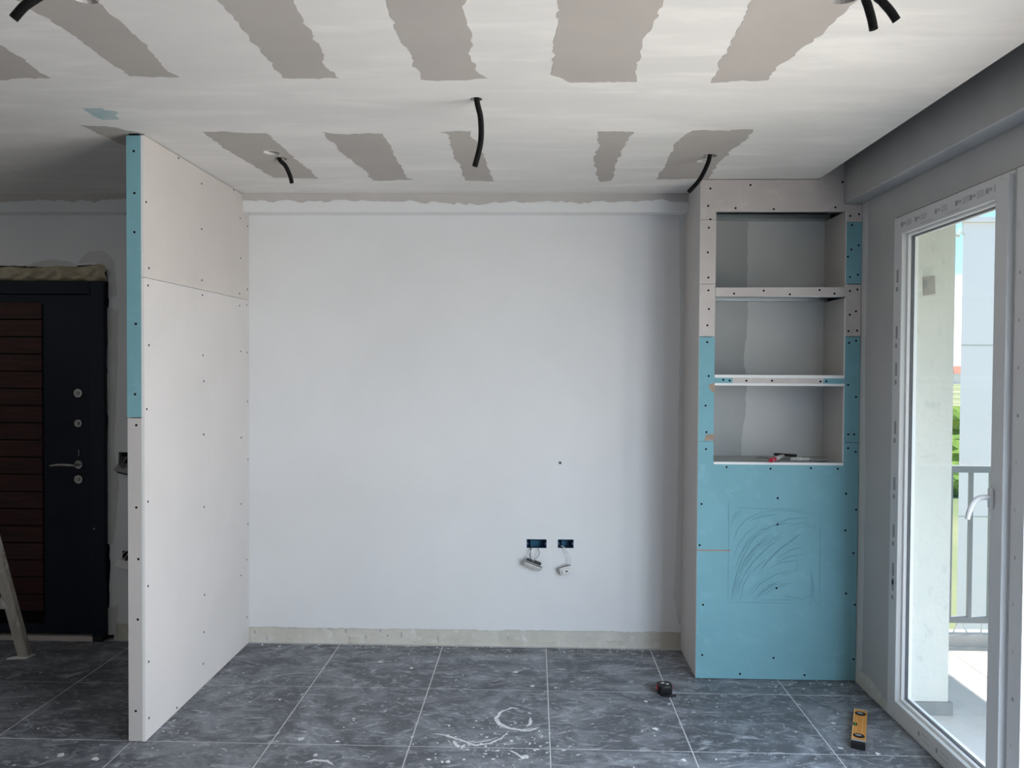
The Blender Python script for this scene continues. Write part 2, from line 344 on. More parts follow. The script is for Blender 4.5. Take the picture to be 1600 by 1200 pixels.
# small marks on the wall
MB().disc((at(875, 723, 1, D).x, D-.0004, at(875, 723, 1, D).z), (0, 1, 0), .010, .0005, 9).build('anchor_hole', GREYP, wall_back)
MB().disc((at(875, 724, 1, D).x+.001, D-.0009, at(875, 724, 1, D).z+.002), (0, 1, 0), .005, .0005, 8).build('anchor_hole', DARK, wall_back)
pp = [at(u, v, 1, D) for u, v in [(1060, 340), (1068, 345), (1068, 980), (1060, 975), (1052, 930), (1056, 880), (1060, 700), (1063, 500)]]
MB().sheet(ragged([(p.x, p.z) for p in pp], .004, .05, 5), [], lambda a, b, t: (a, D-.0012+t, b), .001).build('corner_filler', mat('corner_filler_plaster', (.65, .65, .65), .9, (.60, .60, .60), 4), wall_back)
for pts, sd in [([(169, 466), (182, 462), (179, 408), (165, 393), (138, 393), (126, 405), (122, 412), (150, 411), (166, 416), (169, 430)], 1), ([(40, 417), (122, 417), (112, 409), (80, 405), (55, 409)], 2), ([(168, 480), (186, 484), (178, 700), (186, 760), (176, 850), (168, 850)], 3), ([(168, 950), (186, 945), (182, 992), (168, 992)], 4)]:
    q = [at(u, v, 1, D) for u, v in pts]
    MB().sheet(ragged([(p.x, p.z) for p in q], .004, .04, sd), [], lambda a, b, t: (a, D-.001+t, b), .0008).build('damp_patch', HALLPATCH, wall_back)
# concrete beam across the top of the back wall, plastered up to a ragged line
BF = D-.09
tb = struct(MB().box(XL, .868, BF, D-.0005, 2.500, ZC+.25).box(XL+.0005, .867, BF-.003, D-.0008, 2.492, 2.4998, 1).build('trim_1', [mat('bare_grey_beam', (.53, .505, .485), .9, (.48, .46, .445), 4), WALL]), 'shallow beam along the top of the back wall, plaster ending in a ragged line')
up_edge = ragged([(XL+.001, 2.548), (-3, 2.552), (-1.66, 2.560), (-.9, 2.553), (0, 2.548), (.5, 2.553), (.867, 2.538)], .011, .024, 21, closed=False)
MB().sheet([(XL+.001, 2.4999)] + up_edge + [(.867, 2.4999)], [], lambda a, b, t: (a, BF-.003+t, b), .0028).build('plaster_skim', WALL, tb)

# ------------------------------------------------------------------ ceiling
cz = lambda u, v: tuple(at(u, v, 2, ZC))[:2]
holes = {  # centre px on the ceiling plane, radius in metres
 'a1': (425, 239, .034), 'a2': (437.5, 248, .032), 'b': (744, 155, .022), 'c1': (1109, 243.5, .032), 'c2': (1101, 252, .030),
 'd1': (1321, -4, .036), 'd2': (1372, -22, .032), 'e1': (131, -4, .036), 'e2': (78, -22, .032)}
hc = {k: (*cz(u, v), r) for k, (u, v, r) in holes.items()}
hl = {k: circle(x, y, r, 20, R) for k, (x, y, r) in hc.items()}
sA, sB = cz(0, 260), cz(49, 277)
slit = [(sA[0]-.003, sA[1]-.5), (sA[0]+.003, sA[1]-.5), (sB[0]+.002, sB[1]), (sB[0]-.002, sB[1])]
XE = 1.457
ceil = struct(MB().sheet([(XL, YN), (XE, YN), (XE, BF), (XL, BF)], list(hl.values())+[slit], lambda a, b, t: (a, b, ZC+t), .0125).build('ceiling', CEIL), 'plasterboard ceiling with filled joints and bare board patches')
patches = [
 [(-120, 135), (-120, 10), (0, 69), (45, 99), (80, 122), (30, 122), (0, 125)],
 [(-20, -40), (25, 0), (45, 12), (100, 45), (155, 86), (175, 100), (202, 119), (245, 120), (280, 121), (260, 109), (247, 92), (231, 70), (206, 52), (180, 27), (152, 2), (115, -40)],
 [(300, -40), (340, 0), (362, 22), (387, 52), (407, 80), (443, 122), (530, 122), (509, 105), (500, 72), (485, 45), (473, 27), (459, 0), (440, -40)],
 [(592, -40), (603, 0), (620, 51), (641, 81), (657, 124), (715, 125), (762, 122), (749, 115), (737, 96), (738, 54), (729, 30), (729, 0), (722, -40)],
 [(876, -40), (872, 0), (870, 45), (861, 117), (892, 129), (995, 128), (1000, 82), (1020, 40), (1037, 0), (1052, -40)],
 [(1200, -40), (1175, 0), (1150, 55), (1122, 97), (1110, 129), (1200, 125), (1212, 105), (1252, 75), (1292, 45), (1340, 0), (1375, -40)],
 [(124, 195), (182, 199), (212, 206), (226, 209), (226, 242), (195, 227)],
 [(317, 206), (416, 208), (437, 225), (497, 279), (428, 277.5), (372, 245), (322, 211)],
 [(503, 206), (525, 209), (598, 209), (622, 253), (636, 278), (647, 281), (583, 282), (566, 262), (531, 237), (508, 212)],
 [(687, 207), (736, 205), (734, 212), (745, 220), (759, 250), (772, 283), (728, 282), (722, 266), (708, 237), (703, 219), (698, 208)],
 [(934, 205), (991, 206), (977, 227), (962, 255), (955, 282), (937, 284), (932, 265), (927, 252), (937, 230)],
 [(1082, 204), (1177, 202), (1170, 215), (1127, 250), (1107, 279), (1025, 280), (1045, 245), (1065, 215)],
]
ph = {1: ['e1', 'e2'], 5: ['d1'], 7: ['a1', 'a2'], 11: ['c1', 'c2']}
for i, p in enumerate(patches):
    o2 = ragged([cz(u, v) for u, v in p], .0075, .016, 40+i)
    MB().sheet(o2, [hl[k] for k in ph.get(i, [])], lambda a, b, t: (a, b, ZC-.0008+t), .0007).build('bare_board', BOARD, ceil)
MB().sheet(ragged([cz(u, v) for u, v in [(129, 169), (160, 169), (165, 172), (178, 173), (184, 175), (180, 180), (187, 186), (160, 187), (155, 185), (140, 177)]], .003, .02, 77), [], lambda a, b, t: (a, b, ZC-.0008+t), .0007).build('bare_board', mat('smeared_teal_board', (.33, .46, .48), .9, (.45, .50, .50), 20), ceil)
# torn white paper round the holes
rim = MB()
for k in ('a1', 'c2', 'e1', 'd1'):
    x, y, r = hc[k]; n = 14
    a0 = R.uniform(2.6, 3.4)
    vs = []; 
    for i in range(n+1):
        a = a0+2.4*i/n; q = r*(1.05+.28*math.sin(math.pi*i/n)*R.uniform(.5, 1.2))
        vs += [(x+r*math.cos(a), y+r*math.sin(a), ZC-.0012), (x+q*math.cos(a), y+q*math.sin(a), ZC-.0012)]
    rim.add(vs, [(2*i, 2*i+1, 2*i+3, 2*i+2) for i in range(n)])
tag(rim.build('torn_paper_edges', GYPS, ceil), kind='stuff')
struct(MB().box(XL-.1, 1.97, YN-.1, D+.3, 2.88, 3.05).build('ceiling', mat('concrete_slab', (.30, .295, .29), .9, (.26, .255, .25), 3)), 'concrete slab above the hung ceiling')

# ------------------------------------------------------------------ right wall with window opening
WY0, WY1, WZ = .28, 3.70, 2.325
wr = MB()
XO = 1.9505
wr.box(XR, XO, WY1, D+.3, -.1, 2.9).box(XR, XO, YN-.1, WY0, -.1, 2.9).box(XR, XO, WY0, WY1, WZ, 2.9)
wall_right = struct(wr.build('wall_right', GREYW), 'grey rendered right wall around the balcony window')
rv = MB().box(1.745, XO+.001, WY1-.012, WY1+.0, .06, WZ).build('outer_reveal', REVEAL, wall_right)
MB().box(1.75, XO+.016, WY1-.03, WY1-.004, -.02, .062).build('reveal_plinth', EXTG, wall_right)
pl = [at(u, v, 1, WY1-.013) for u, v in [(1442, 433), (1460, 431), (1461, 459), (1443, 462)]]
MB().sheet([(p.x, p.z) for p in pl], [], lambda a, b, t: (a, WY1-.017+t, b), .004).build('cover_plate', mat('grey_cover_plate', (.42, .39, .35), .8, (.36, .33, .30), 40), wall_right)
pl = [at(u, v, 1, WY1-.017) for u, v in [(1444, 439), (1449, 438), (1449, 449), (1444, 450)]]
MB().sheet([(p.x, p.z) for p in pl], [], lambda a, b, t: (a, WY1-.0185+t, b), .0015).build('plate_slot', GREYP, wall_right)
# pale skim strips in the corner by the shelf column, bare strip at the foot
MB().sheet(ragged([(NF+.0, .0), (NF-.075, .10), (NF-.085, 1.0), (NF-.06, 1.7), (NF-.07, 2.47), (NF, 2.47)], .004, .08, 8), [], lambda a, b, t: (XR-.0015+t, a, b), .0014).build('corner_skim', GREYL, wall_right)
MB().sheet(ragged([(NF-.001, .0005), (NF-.001, .06), (NF-.15, .085), (NF-.30, .05), (WY1+.002, .04), (WY1+.002, .0005)], .004, .03, 9), [], lambda a, b, t: (XR-.003+t, a, b), .003).build('bare_strip', BARE, wall_right)
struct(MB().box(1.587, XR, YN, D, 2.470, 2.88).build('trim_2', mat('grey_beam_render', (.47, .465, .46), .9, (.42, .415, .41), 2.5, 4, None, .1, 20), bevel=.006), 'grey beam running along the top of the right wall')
struct(MB().box(XL-.12, XL, YN-.1, D+.3, -.1, 2.95).build('wall_left', BRICKY)); struct(MB().box(XL, XR, YN-.12, YN, -.1, 2.95).build('wall_rear', BRICKY))

def window(name, y0, y1, label, handle=False, prints=False):
    """frame in the right wall between y0 and y1; room side is -X"""
    w = struct(empty(name, (XR, (y0+y1)/2, 0)), label)
    fw, z0, z1 = .080, .0, WZ
    xf = XR-.006
    MB().box(xf, 1.745, y1-fw, y1-.003, z0, z1-.004).box(xf, 1.745, y0, y0+fw, z0, z1-.004).box(xf, 1.745, y0+fw, y1-fw, z1-.085, z1-.004).box(xf, 1.745, y0+fw, y1-fw, z0, .09).build('window_frame', PVC, w, bevel=.003)
    yi0, yi1, zi0, zi1 = y0+fw, y1-fw, .09, z1-.085
    def beads(off, t, xa, xb, nm, m):
        a0, a1, b0, b1 = yi0+off, yi1-off, zi0+off, zi1-off
        for q in ((a0, a0+t, b0, b1), (a1-t, a1, b0, b1), (a0+t, a1-t, b0, b0+t), (a0+t, a1-t, b1-t, b1)):
            MB().box(xa, xb, *q).build(nm, m, w, bevel=.002 if nm == 'glazing_bead' else 0)
    beads(0, .012, XR+.018, XR+.034, 'glazing_bead', BEAD)
    beads(.002, .016, XR+.0342, XR+.0385, 'gasket', GASK)
    beads(0, .020, XR+.044, XR+.06, 'glazing_bead', BEAD)
    MB().box(XR+.0386, XR+.0426, yi0+.002, yi1-.002, zi0+.002, zi1-.002).build('glass_pane', GLASS, w)
    if prints:
        pm = MB(); rr = random.Random(4)
        def mark(a, z, w_, h_): pm.box(xf-.0006, xf+.0005, a-w_, a, z, z+h_)
        zt = z1-.05
        for a in (3.63, 3.50, 3.33, 3.17, 3.07, 2.96):
            mark(a, zt-.004, .018, .020); mark(a-.024, zt+.002, .006, .012); mark(a-.034, zt+.002, .006, .012)
            for k in range(4): mark(a-.05, zt-.006+k*.007, .055*rr.uniform(.8, 1), .0025)
        for a in (3.45, 3.24): mark(a, zt-.022, .10, .002)
        for zz in (.55, .62, .80, 1.02, 1.28, 1.55, 1.72, 1.98):
            pm.box(xf-.0006, xf+.0005, y1-.05, y1-.030, zz, zz+.02); pm.box(xf-.0006, xf+.0005, y1-.052, y1-.034, zz+.04, zz+.10)
        for a in (3.40, 3.25, 3.08, 2.95):
            pm.box(xf-.0006, xf+.0005, a-.014, a, .035, .055); pm.box(xf-.0006, xf+.0005, a-.10, a-.03, .032, .034); pm.box(xf-.0006, xf+.0005, a-.10, a-.03, .054, .056)
        tag(pm.build('film_print', FILM, w), 'faint dark print on the protective film', kind='stuff')
    return w
w1 = window('window_1', 2.782, WY1, 'white plastic balcony window unit with printed protective film and lever handle', prints=True)
MB().box(XR-.022, XR-.0065, 2.790, 2.872, .004, WZ-.03).build('sash_stile', PVC, w1, bevel=.003)
MB().box(XR-.030, XR-.0065, 2.7835, 2.7895, .004, WZ-.02).build('cover_strip', PVC, w1, bevel=.002)
hy = 2.856
hd = MB().box(XR-.034, XR-.0225, hy-.014, hy+.014, 1.118, 1.192).build('handle_plate', PVC, w1, bevel=.005)
hp = [(XR-.033, 1.158), (XR-.05, 1.1585), (XR-.066, 1.156), (XR-.080, 1.148), (XR-.092, 1.134), (XR-.100, 1.117), (XR-.106, 1.098), (XR-.110, 1.078)]
MB().tube([(x, hy, z) for x, z in hp], [.010, .010, .0105, .0105, .0105, .010, .0095, .008], 10).build('lever_handle', PVC, w1, smooth=True)
w2 = window('window_2', 1.54, 2.780, 'white plastic balcony window unit beside the handle stile')
mk = MB()
for z in [.3+.165*i for i in range(12)]: mk.box(XR-.0066, XR-.0055, 2.745+R.uniform(-.008, .008), 2.749, z, z+.012)
tag(mk.build('film_print', FILM, w2), kind='stuff')
window('window_3', WY0, 1.538, 'white plastic balcony window unit nearest the photographer')
struct(MB().box(1.7455, 2.02, WY0, WY1-.031, -.05, .005).build('trim_3', SILL, bevel=.003), 'pale stone sill outside the balcony window')

# ------------------------------------------------------------------ partition wall
pt = tag(empty('plasterboard_partition', (XP-.04, YP+.6, 0)), 'tall plasterboard stub wall with teal and grey end boards beside the dark door', 'partition')
ZT = ZC-.006
MB().box(XP-.060, XP-.0130, YP+.014, D-.002, .002, ZT-.004).build('stud_frame', STEEL, pt)
TS = 1.394
MB().box(XP-.076, XP-.0132, YP, YP+.0125, TS+.002, ZT).build('end_board', [TEAL], pt, bevel=.0015)
MB().box(XP-.074, XP-.0132, YP, YP+.0125, .002, TS-.002).build('end_board', PALE, pt, bevel=.0015)
def sboard(x0, x1, pts, front, nm, m=PALE):
    # side board: paper faces, white gypsum core on its cut edges
    MB().sheet(pts, [], lambda a, b, t: (x1-t, a, b) if front else (x0+t, a, b), x1-x0, 0, 1).build(nm, [m, GYPS], pt)
za, zb = at(228, 437, 0, XP).z, at(388, 467, 0, XP).z
DP = D-.001
sboard(XP-.0125, XP, [(YP, .002), (DP, .002), (DP, 2.000), (YP, 1.990)], True, 'side_board')
sboard(XP-.0125, XP, [(YP, 1.993), (DP, 2.003), (DP, 2.498), (BF-.004, 2.498), (BF-.004, ZT), (YP, ZT)], True, 'side_board', BEIGE_DIM)
sboard(XP-.0765, XP-.064, [(YP+.013, .002), (DP, .002), (DP, 2.49), (BF-.004, 2.49), (BF-.004, ZT), (YP+.013, ZT)], False, 'side_board')
MB().box(XP-.06, XP-.02, YP-.006, YP+.03, ZT+.0005, ZC-.0002).build('top_gap_shade', DARK, pt)  # solid black strip: shade of the open gap under the ceiling
sc_ = MB()
def sc2(u, v): return at(u, v, 1, YP)
for u, v in [(p[0]/3, 300+p[1]/3) for p in [(630,5),(630,188),(637,618),(633,948),(639,1093)]]+[(p[0]/2.1825, 650+p[1]/2.1825) for p in [(465,312),(472,488),(470,694),(463,1006)]]+[(209, 236)]:
    p = sc2(u, v); sc_.disc((p.x, YP-.0005, p.z), (0, 1, 0), .0055, .001, 8)
for u, v in [(p[0]/3, 300+p[1]/3) for p in [(685,47),(698,357),(694,438),(945,174),(946,414),(949,483),(1126,124),(1128,310),(1160,161),(1160,456),(1123,476),(1157,530),(1123,533),(1128,747),(1158,752),(951,766),(698,718),(955,887),(688,1018),(954,1137),(1130,1152),(1160,982)]]+[(p[0]/2.1825, 650+p[1]/2.1825) for p in [(695,63),(823,73),(845,148),(505,292),(696,310),(822,300),(845,368),(505,580),(697,610),(842,490),(822,544),(695,737),(842,686),(507,838),(693,845),(508,1030),(603,995)]]+[(279, 247), (315, 287), (365, 297)]:
    p = at(u, v, 0, XP)
    if YP+.01 < p.y < D-.01: sc_.disc((XP+.0005, p.y, p.z), (-1, 0, 0), .0055, .001, 8)
tag(sc_.build('screw_heads', DARK, pt), 'small dark screw heads', kind='stuff')

# ------------------------------------------------------------------ shelf column
XN0 = .853
nc = tag(empty('shelving_niche', ((XN0+XR)/2, NF+.2, 0)), 'built-in plasterboard shelf column of teal and pinkish boards with three open compartments', 'shelf unit')
def face(u, v): p = at(u, v, 1, NF); return (p.x, p.z)
OX0, OX1 = .934, 1.598                      # opening sides
zf = lambda v: at(1200, v, 1, NF).z
Z_top, Z1b, Z1t = 2.431, 2.038, 1.992       # compartment 1, shelf band
Z2b, Z2m, Z3t, Z3b = 1.588, 1.572, 1.532, 1.136
g = .0012
def fb(name, pts, m, th=.0125): return MB().sheet(pts, [], lambda a, b, t: (a, NF+t, b), th, 0, 1).build(name, [m, GYPS], nc)
XX = XR-.003
ZH = ZC-.004
fb('face_board', [(XN0, 2.387), (XN0, ZH), (XE+.003, ZH), (XE+.003, 2.86), (1.585, 2.86), (1.585, 2.468), (XX, 2.468), (XX, 2.378), (OX1+g, 2.378), (OX1+g, Z_top), (OX0, Z_top), (OX0, 2.387)], PINK)
fb('face_board', [(XN0, 2.057), (XN0, 2.387-2*g), (OX0, 2.387-2*g), (OX0, 2.057)], PINK)
fb('face_board', [(XN0, 1.786), (XN0, 2.057-2*g), (OX0-g, 2.057-2*g), (OX0-g, 1.786)], PINK)
fb('shelf_face', [(OX0+g, Z1t), (OX0+g, Z1b), (OX1-g, Z1b+.004), (OX1-g, Z1t+.004)], PINK)
fb('face_board', [(OX1+g, 2.060), (OX1+g, 2.376), (XX, 2.376), (XX, 2.060)], TEAL)
fb('face_board', [(OX1+g, 1.790), (OX1+g, 2.055), (XX, 2.055), (XX, 1.790)], PINK)
fb('face_board', [(OX1+g, 1.243), (OX1+g, 1.787), (XX, 1.787), (XX, 1.243)], TEAL)
fb('face_board', [(XN0, 1.242), (XN0, 1.783), (OX0-g, 1.783), (OX0-g, 1.242)], TEAL)
fb('shelf_face', [(OX0, Z3t+.0135), (OX0, Z2m), (1.026, Z2m), (1.026, Z3t+.0135)], TEAL)
fb('shelf_face', [(1.027, Z3t+.0135), (1.027, Z2m), (1.49, Z2m), (1.49, Z3t+.0135)], PINK)
fb('shelf_face', [(1.491, Z3t+.0135), (1.491, Z2m), (OX1, Z2m), (OX1, Z3t+.0135)], TEAL)
zs = .670
fb('face_board', [(XN0, .004), (XN0, zs), (1.028, zs+.001), (1.028, zs+.008), (XN0, zs+.008), (XN0, 1.240), (OX0-g, 1.240), (OX0-g, Z3b-.0125), (OX1+g, Z3b-.0125), (OX1+g, 1.240), (XX, 1.240), (XX, .004)], TEAL)
MB().sheet(ragged([(XN0+.001, zs-.001), (1.03, zs), (1.03, zs+.009), (XN0+.001, zs+.009)], .001, .02, 3), [], lambda a, b, t: (a, NF+.001+t, b), .006).build('torn_seam', TORN, nc)
# left side of the column
MB().box(XN0, XN0+.0125, NF+.0126, D-.001, .004, 2.498).build('side_board', [NSIDE], nc)
MB().box(XN0, XN0+.0125, NF+.0126, BF-.0035, 2.498, ZH).build('side_board', [NSIDE], nc)
# inside of the compartments
YB = 4.365
MB().box(OX0-.02, OX1+.02, YB, YB+.0125, 1.10, 2.436).build('back_board', NICHEB, nc)
ed = [at(u, v, 1, YB) for u, v in [(1169, 345), (1168, 385), (1167, 445), (1168, 470), (1167, 515), (1164, 540), (1162, 570), (1165, 582), (1167, 604), (1165, 640), (1161, 665), (1158, 690), (1158, 712)]]
edge = ragged([(p.x, p.z) for p in ed], .0035, .02, 6, closed=False)
MB().sheet([(OX0-.015, ed[0].z)]+edge+[(OX0-.015, ed[-1].z)], [], lambda a, b, t: (a, YB-.0012+t, b), .001).build('bare_strip', NICHES, nc)
for a, b in ((Z1b, Z_top+.002), (Z2b, Z1t-.004), (Z3b, Z3t)):
    MB().box(OX1, OX1+.0125, NF+.013, YB-.001, a, b).build('inner_side_board', NSIDE, nc)
    MB().box(OX0-.0125, OX0, NF+.013, YB-.001, a, b).build('inner_side_board', NSIDE, nc)
    if a != Z1b: MB().box(OX1-.0005, OX1+.0012, NF-.0006, NF+.0126, a, b).build('cut_edge', GYPS, nc)
def shelf(z0, z1):
    MB().box(OX0, OX1, NF-.002, NF+.0005, z0, z1, 1).box(OX0, OX1, NF+.0005, YB-.0015, z0, z1, 0).build('shelf_board', [NICHES, GYPS], nc)
shelf(Z3b-.0125, Z3b); shelf(Z3t+.0005, Z3t+.013); shelf(Z2m+.0005, Z2b)
MB().box(OX0, OX1, NF+.014, YB-.0015, Z1b-.0125, Z1b).build('shelf_board', PALE, nc)
for y in (NF+.014, YB-.05): MB().box(OX0+.002, OX1-.002, y, y+.045, Z1t+.001, Z1b-.014).build('metal_profile', STEEL, nc)
for y, z in ((NF+.10, 2.455), (YB-.052, 2.437), (NF+.014, 2.437)): MB().box(OX0-.01, OX1+.01, y, y+.05, z, z+.027).build('metal_profile', STEEL, nc)
MB().box(OX0-.02, OX1+.02, NF+.013, YB, 2.56, 2.575).build('cavity_shade', DARK, nc)  # black sheet: darkness of the open cavity put into its colour
scr = [(1040+u/3.43, 250+v/3.43) for u, v in [(240,153),(455,134),(228,246),(375,258),(580,263),(910,254),(240,318),(990,300),(1037,291),(948,118),(232,363),(226,495),(229,630),(229,699),(232,799),(224,886),(223,976),(231,1158),(998,349),(995,480),(1035,457),(977,518),(988,627),(1030,615),(988,702),(1028,694),(1020,811),(987,829),(980,917),(1026,914),(983,980),(1021,969),(367,716),(526,700),(666,720),(825,697),(905,716),(310,1178),(343,1182),(433,1183),(570,1183),(830,1187),(862,1186)]]
scr += [(1040+u/4.706, 570+v/4.706) for u, v in [(294,300),(300,495),(297,620),(448,752),(771,764),(1068,760),(1265,764),(1342,148),(1400,236),(1343,512),(1386,512),(1342,613),(1398,640),(1327,947),(824,980)]]
scr += [(1040+u/3.53, 760+v/3.53) for u, v in [(198,97),(188,324),(206,653),(202,930),(410,1034),(595,946),(766,1041),(1037,953),(1044,653),(995,591),(1036,368),(991,243),(1051,128),(995,40),(618,65),(617,210),(612,561)]]
sm = MB()
for u, v in scr:
    x, z = face(u, v); sm.disc((x, NF-.0005, z), (0, 1, 0), .0056, .001, 8)
tag(sm.build('screw_heads', DARK, nc), 'small dark screw heads', kind='stuff')
for pts, sd in [([(1108, 601), (1117, 598), (1117, 613), (1112, 612), (1107, 606)], 1), ([(1104, 679), (1115, 678), (1115, 688), (1100, 689)], 2)]:
    MB().sheet(ragged([face(u, v) for u, v in pts], .002, .006, sd), [], lambda a, b, t: (a, NF-.0006+t, b), .0005).build('torn_paper', TORN, nc)
# pencilled rectangle and scribble
pc = MB()
def stroke(pts, w=.0011):
    n = len(pts); l = []; r_ = []
    for i, p in enumerate(pts):
        a = Vector(pts[max(i-1, 0)]); b = Vector(pts[min(i+1, n-1)]); t = (b-a).normalized(); q = Vector((-t.y, t.x))*w*min(1, .3+3*min(i, n-1-i)/n)
        l.append((p[0]+q.x, NF-.0005, p[1]+q.y)); r_.append((p[0]-q.x, NF-.0005, p[1]-q.y))
    pc.add(l+r_, [(i, i+1, n+i+1, n+i) for i in range(n-1)])
def line(a, b, w=.0009):
    stroke([(a[0]+(b[0]-a[0])*k/8+R.uniform(-.0008, .0008), a[1]+(b[1]-a[1])*k/8+R.uniform(-.0008, .0008)) for k in range(9)], w)
q8 = lambda u, v: face(1040+u/3.53, 760+v/3.53)
for a, b in [((348, 85), (345, 645)), ((350, 118), (770, 126)), ((343, 638), (740, 646)), ((852, 125), (848, 670)), ((525, 627), (730, 625)), ((345, 80), (346, 200)), ((800, 450), (800, 660)), ((820, 200), (822, 240))]: line(q8(*a), q8(*b))
strokes = [[(360,635),(372,560),(392,480),(425,390),(470,310),(520,255)], [(372,610),(392,530),(430,450),(490,370)], [(410,630),(430,540),(470,470)], [(372,395),(400,320),(450,250),(520,205)], [(375,300),(395,240),(440,185),(520,145)],
 [(400,490),(440,400),(500,330),(575,285)], [(380,460),(415,370),(470,290),(580,225)], [(430,500),(480,420),(560,340),(640,280)], [(510,480),(560,410),(640,330),(730,270)], [(360,210),(390,170),(430,140)], [(365,180),(385,150),(410,130)],
 [(520,150),(600,135),(700,140),(820,152)], [(460,190),(540,165),(640,150)], [(620,390),(690,350),(760,330)], [(600,420),(680,385),(765,370)], [(560,460),(640,420),(750,410)], [(500,610),(560,550),(640,520)], [(520,600),(590,540),(700,535)], [(440,600),(500,540),(580,480)],
 [(460,610),(520,540),(600,490),(690,465)], [(480,630),(540,565),(610,535)], [(540,600),(600,560),(660,545)], [(410,380),(450,300),(520,240),(575,232)], [(430,440),(480,360),(540,300),(590,262)], [(450,420),(500,350),(580,290),(650,250)], [(530,450),(600,370),(680,310),(735,265)],
 [(680,215),(760,200),(815,230)], [(600,215),(680,180),(780,175)], [(520,250),(590,215),(700,200)], [(700,300),(730,270),(755,262)], [(640,600),(700,610),(780,625)], [(400,600),(412,540),(430,490)], [(385,620),(395,560),(410,500)], [(545,330),(580,300),(630,270)], [(480,470),(520,430),(560,400)], [(720,470),(725,430),(730,415)], [(805,470),(815,540),(812,600)], [(620,500),(700,470),(735,462)], [(770,620),(810,600),(850,670)]]
for s_ in strokes:
    P = [Vector(face(1040+u/3.53, 760+v/3.53)) for u, v in s_]
    for dup in range(2):
        o_ = Vector((R.uniform(-.006, .006), R.uniform(-.006, .006))) if dup else Vector((0, 0)); pts = []
        for i in range(len(P)-1):
            for k in range(4): pts.append(tuple(P[i].lerp(P[i+1], k/4)+o_))
        pts.append(tuple(P[-1]+o_)); stroke(pts, R.uniform(.0004, .0009))
tag(pc.build('pencil_scribble', PENCIL, nc), 'pencilled rectangle filled with curved scribbled strokes', kind='stuff')

# ------------------------------------------------------------------ entrance door
dr = struct(empty('door_1', ((DX0+DX1)/2, D, 0)), 'dark navy steel entrance door with a dark red slatted panel')
FY = D-.035
MB().box(DX1-.078, DX1, FY, D+.06, .03, DZ).build('door_frame', NAVY, dr, bevel=.003)
MB().box(DX0, DX0+.078, FY, D+.06, .03, DZ).build('door_frame', NAVY, dr, bevel=.003)
MB().box(DX0+.079, DX1-.079, FY, D+.06, DZ-.075, DZ).build('door_frame', NAVY, dr, bevel=.003)
leaf = MB().box(DX0+.081, DX1-.081, D-.018, D+.045, .045, DZ-.078).build('door_leaf', NAVY, dr, bevel=.002)
px1 = at(68, 700, 1, D-.02).x
MB().box(DX0+.12, px1, D-.020, D-.0175, .10, DZ-.14).build('panel_recess', DARK, dr)
zt = at(40, 499, 1, D-.02).z+.1005
while zt > .2:
    MB().box(DX0+.122, px1-.003, D-.026, D-.0202, zt-.0975, zt-.0035).build('slat', MAHOG, dr, bevel=.002); zt -= .1005
lx = -2.655
for z, nm, r_ in ((1.455, 'lock_rose', .027), (1.279, 'cylinder_rose', .024), (1.038, 'handle_rose', .026), (.952, 'key_rose', .027)):
    o = MB().disc((lx, D-.018, z), (0, -1, 0), r_, .008, 20, 0, .9).build(nm, CHROME, dr, smooth=True)
    MB().disc((lx, D-.026, z), (0, -1, 0), r_*.45, .006, 14, 0, .9).build('keyway', GREYP if nm != 'handle_rose' else CHROME, o)
MB().box(lx-.006, lx+.006, D-.036, D-.026, 1.266, 1.292).build('thumb_turn', CHROME, dr, bevel=.003)
MB().tube([(lx, D-.03, 1.038), (lx, D-.07, 1.038), (lx-.02, D-.077, 1.040), (lx-.06, D-.078, 1.042), (lx-.10, D-.076, 1.041), (lx-.135, D-.074, 1.036)], [.008, .008, .009, .009, .008, .006], 10).build('lever_handle', CHROME, dr, smooth=True)
MB().tube([(lx+.003, D-.024, 1.09), (lx+.005, D-.026, 1.125)], .003, 8).build('key_cover', CHROME, dr)
MB().disc((at(147, 826, 1, FY).x, FY+.0005, at(147, 826, 1, FY).z), (0, -1, 0), .004, .002, 8).build('frame_screw', CHROME, dr)
MB().box(DX1-.075, DX1-.02, FY+.002, D+.05, .0005, .03).build('frame_foot', BLACK, dr)
MB().box(DX0, DX1-.08, D-.025, D+.06, .0005, .028).build('threshold', mat('pale_threshold', (.62, .56, .53), .6), dr)
# foam squeezed out above the frame
fm = MB(); nx, nz = 110, 12; rr = random.Random(3)
ph1 = [rr.uniform(0, 6) for _ in range(8)]
top = lambda x: .088+.006*math.sin(7*x+ph1[0])+.005*math.sin(23*x+ph1[1])+(.014*math.exp(-((x-(DX1-.035))/.05)**2))
vs = []
for i in range(nx+1):
    x = DX0+(DX1+.006-DX0)*i/nx
    for k in range(nz+1):
        s = k/nz; z = DZ+.001+s*top(x); bulge = math.sin(math.pi*min(1, s*1.02))**.6
        dpt = .030*bulge*(1+.45*math.sin(31*x+5*s+ph1[2])+.35*math.sin(57*x-9*s+ph1[3]))+.004*rr.uniform(-1, 1)*bulge
        vs.append((x, D+.012-max(0, dpt), z))
fm.add(vs, [(i*(nz+1)+k, (i+1)*(nz+1)+k, (i+1)*(nz+1)+k+1, i*(nz+1)+k+1) for i in range(nx) for k in range(nz)])
fm.build('foam_filling', FOAM, dr, smooth=True)
MB().box(DX0, DX1+.02, D+.02, D+.05, DZ, DZ+.125).build('lintel_gap', DARK, dr)
MB().box(DX0-.005, DX1+.028, D+.062, D+.2, -.02, DZ+.14).build('gap_backing', DARK, dr)

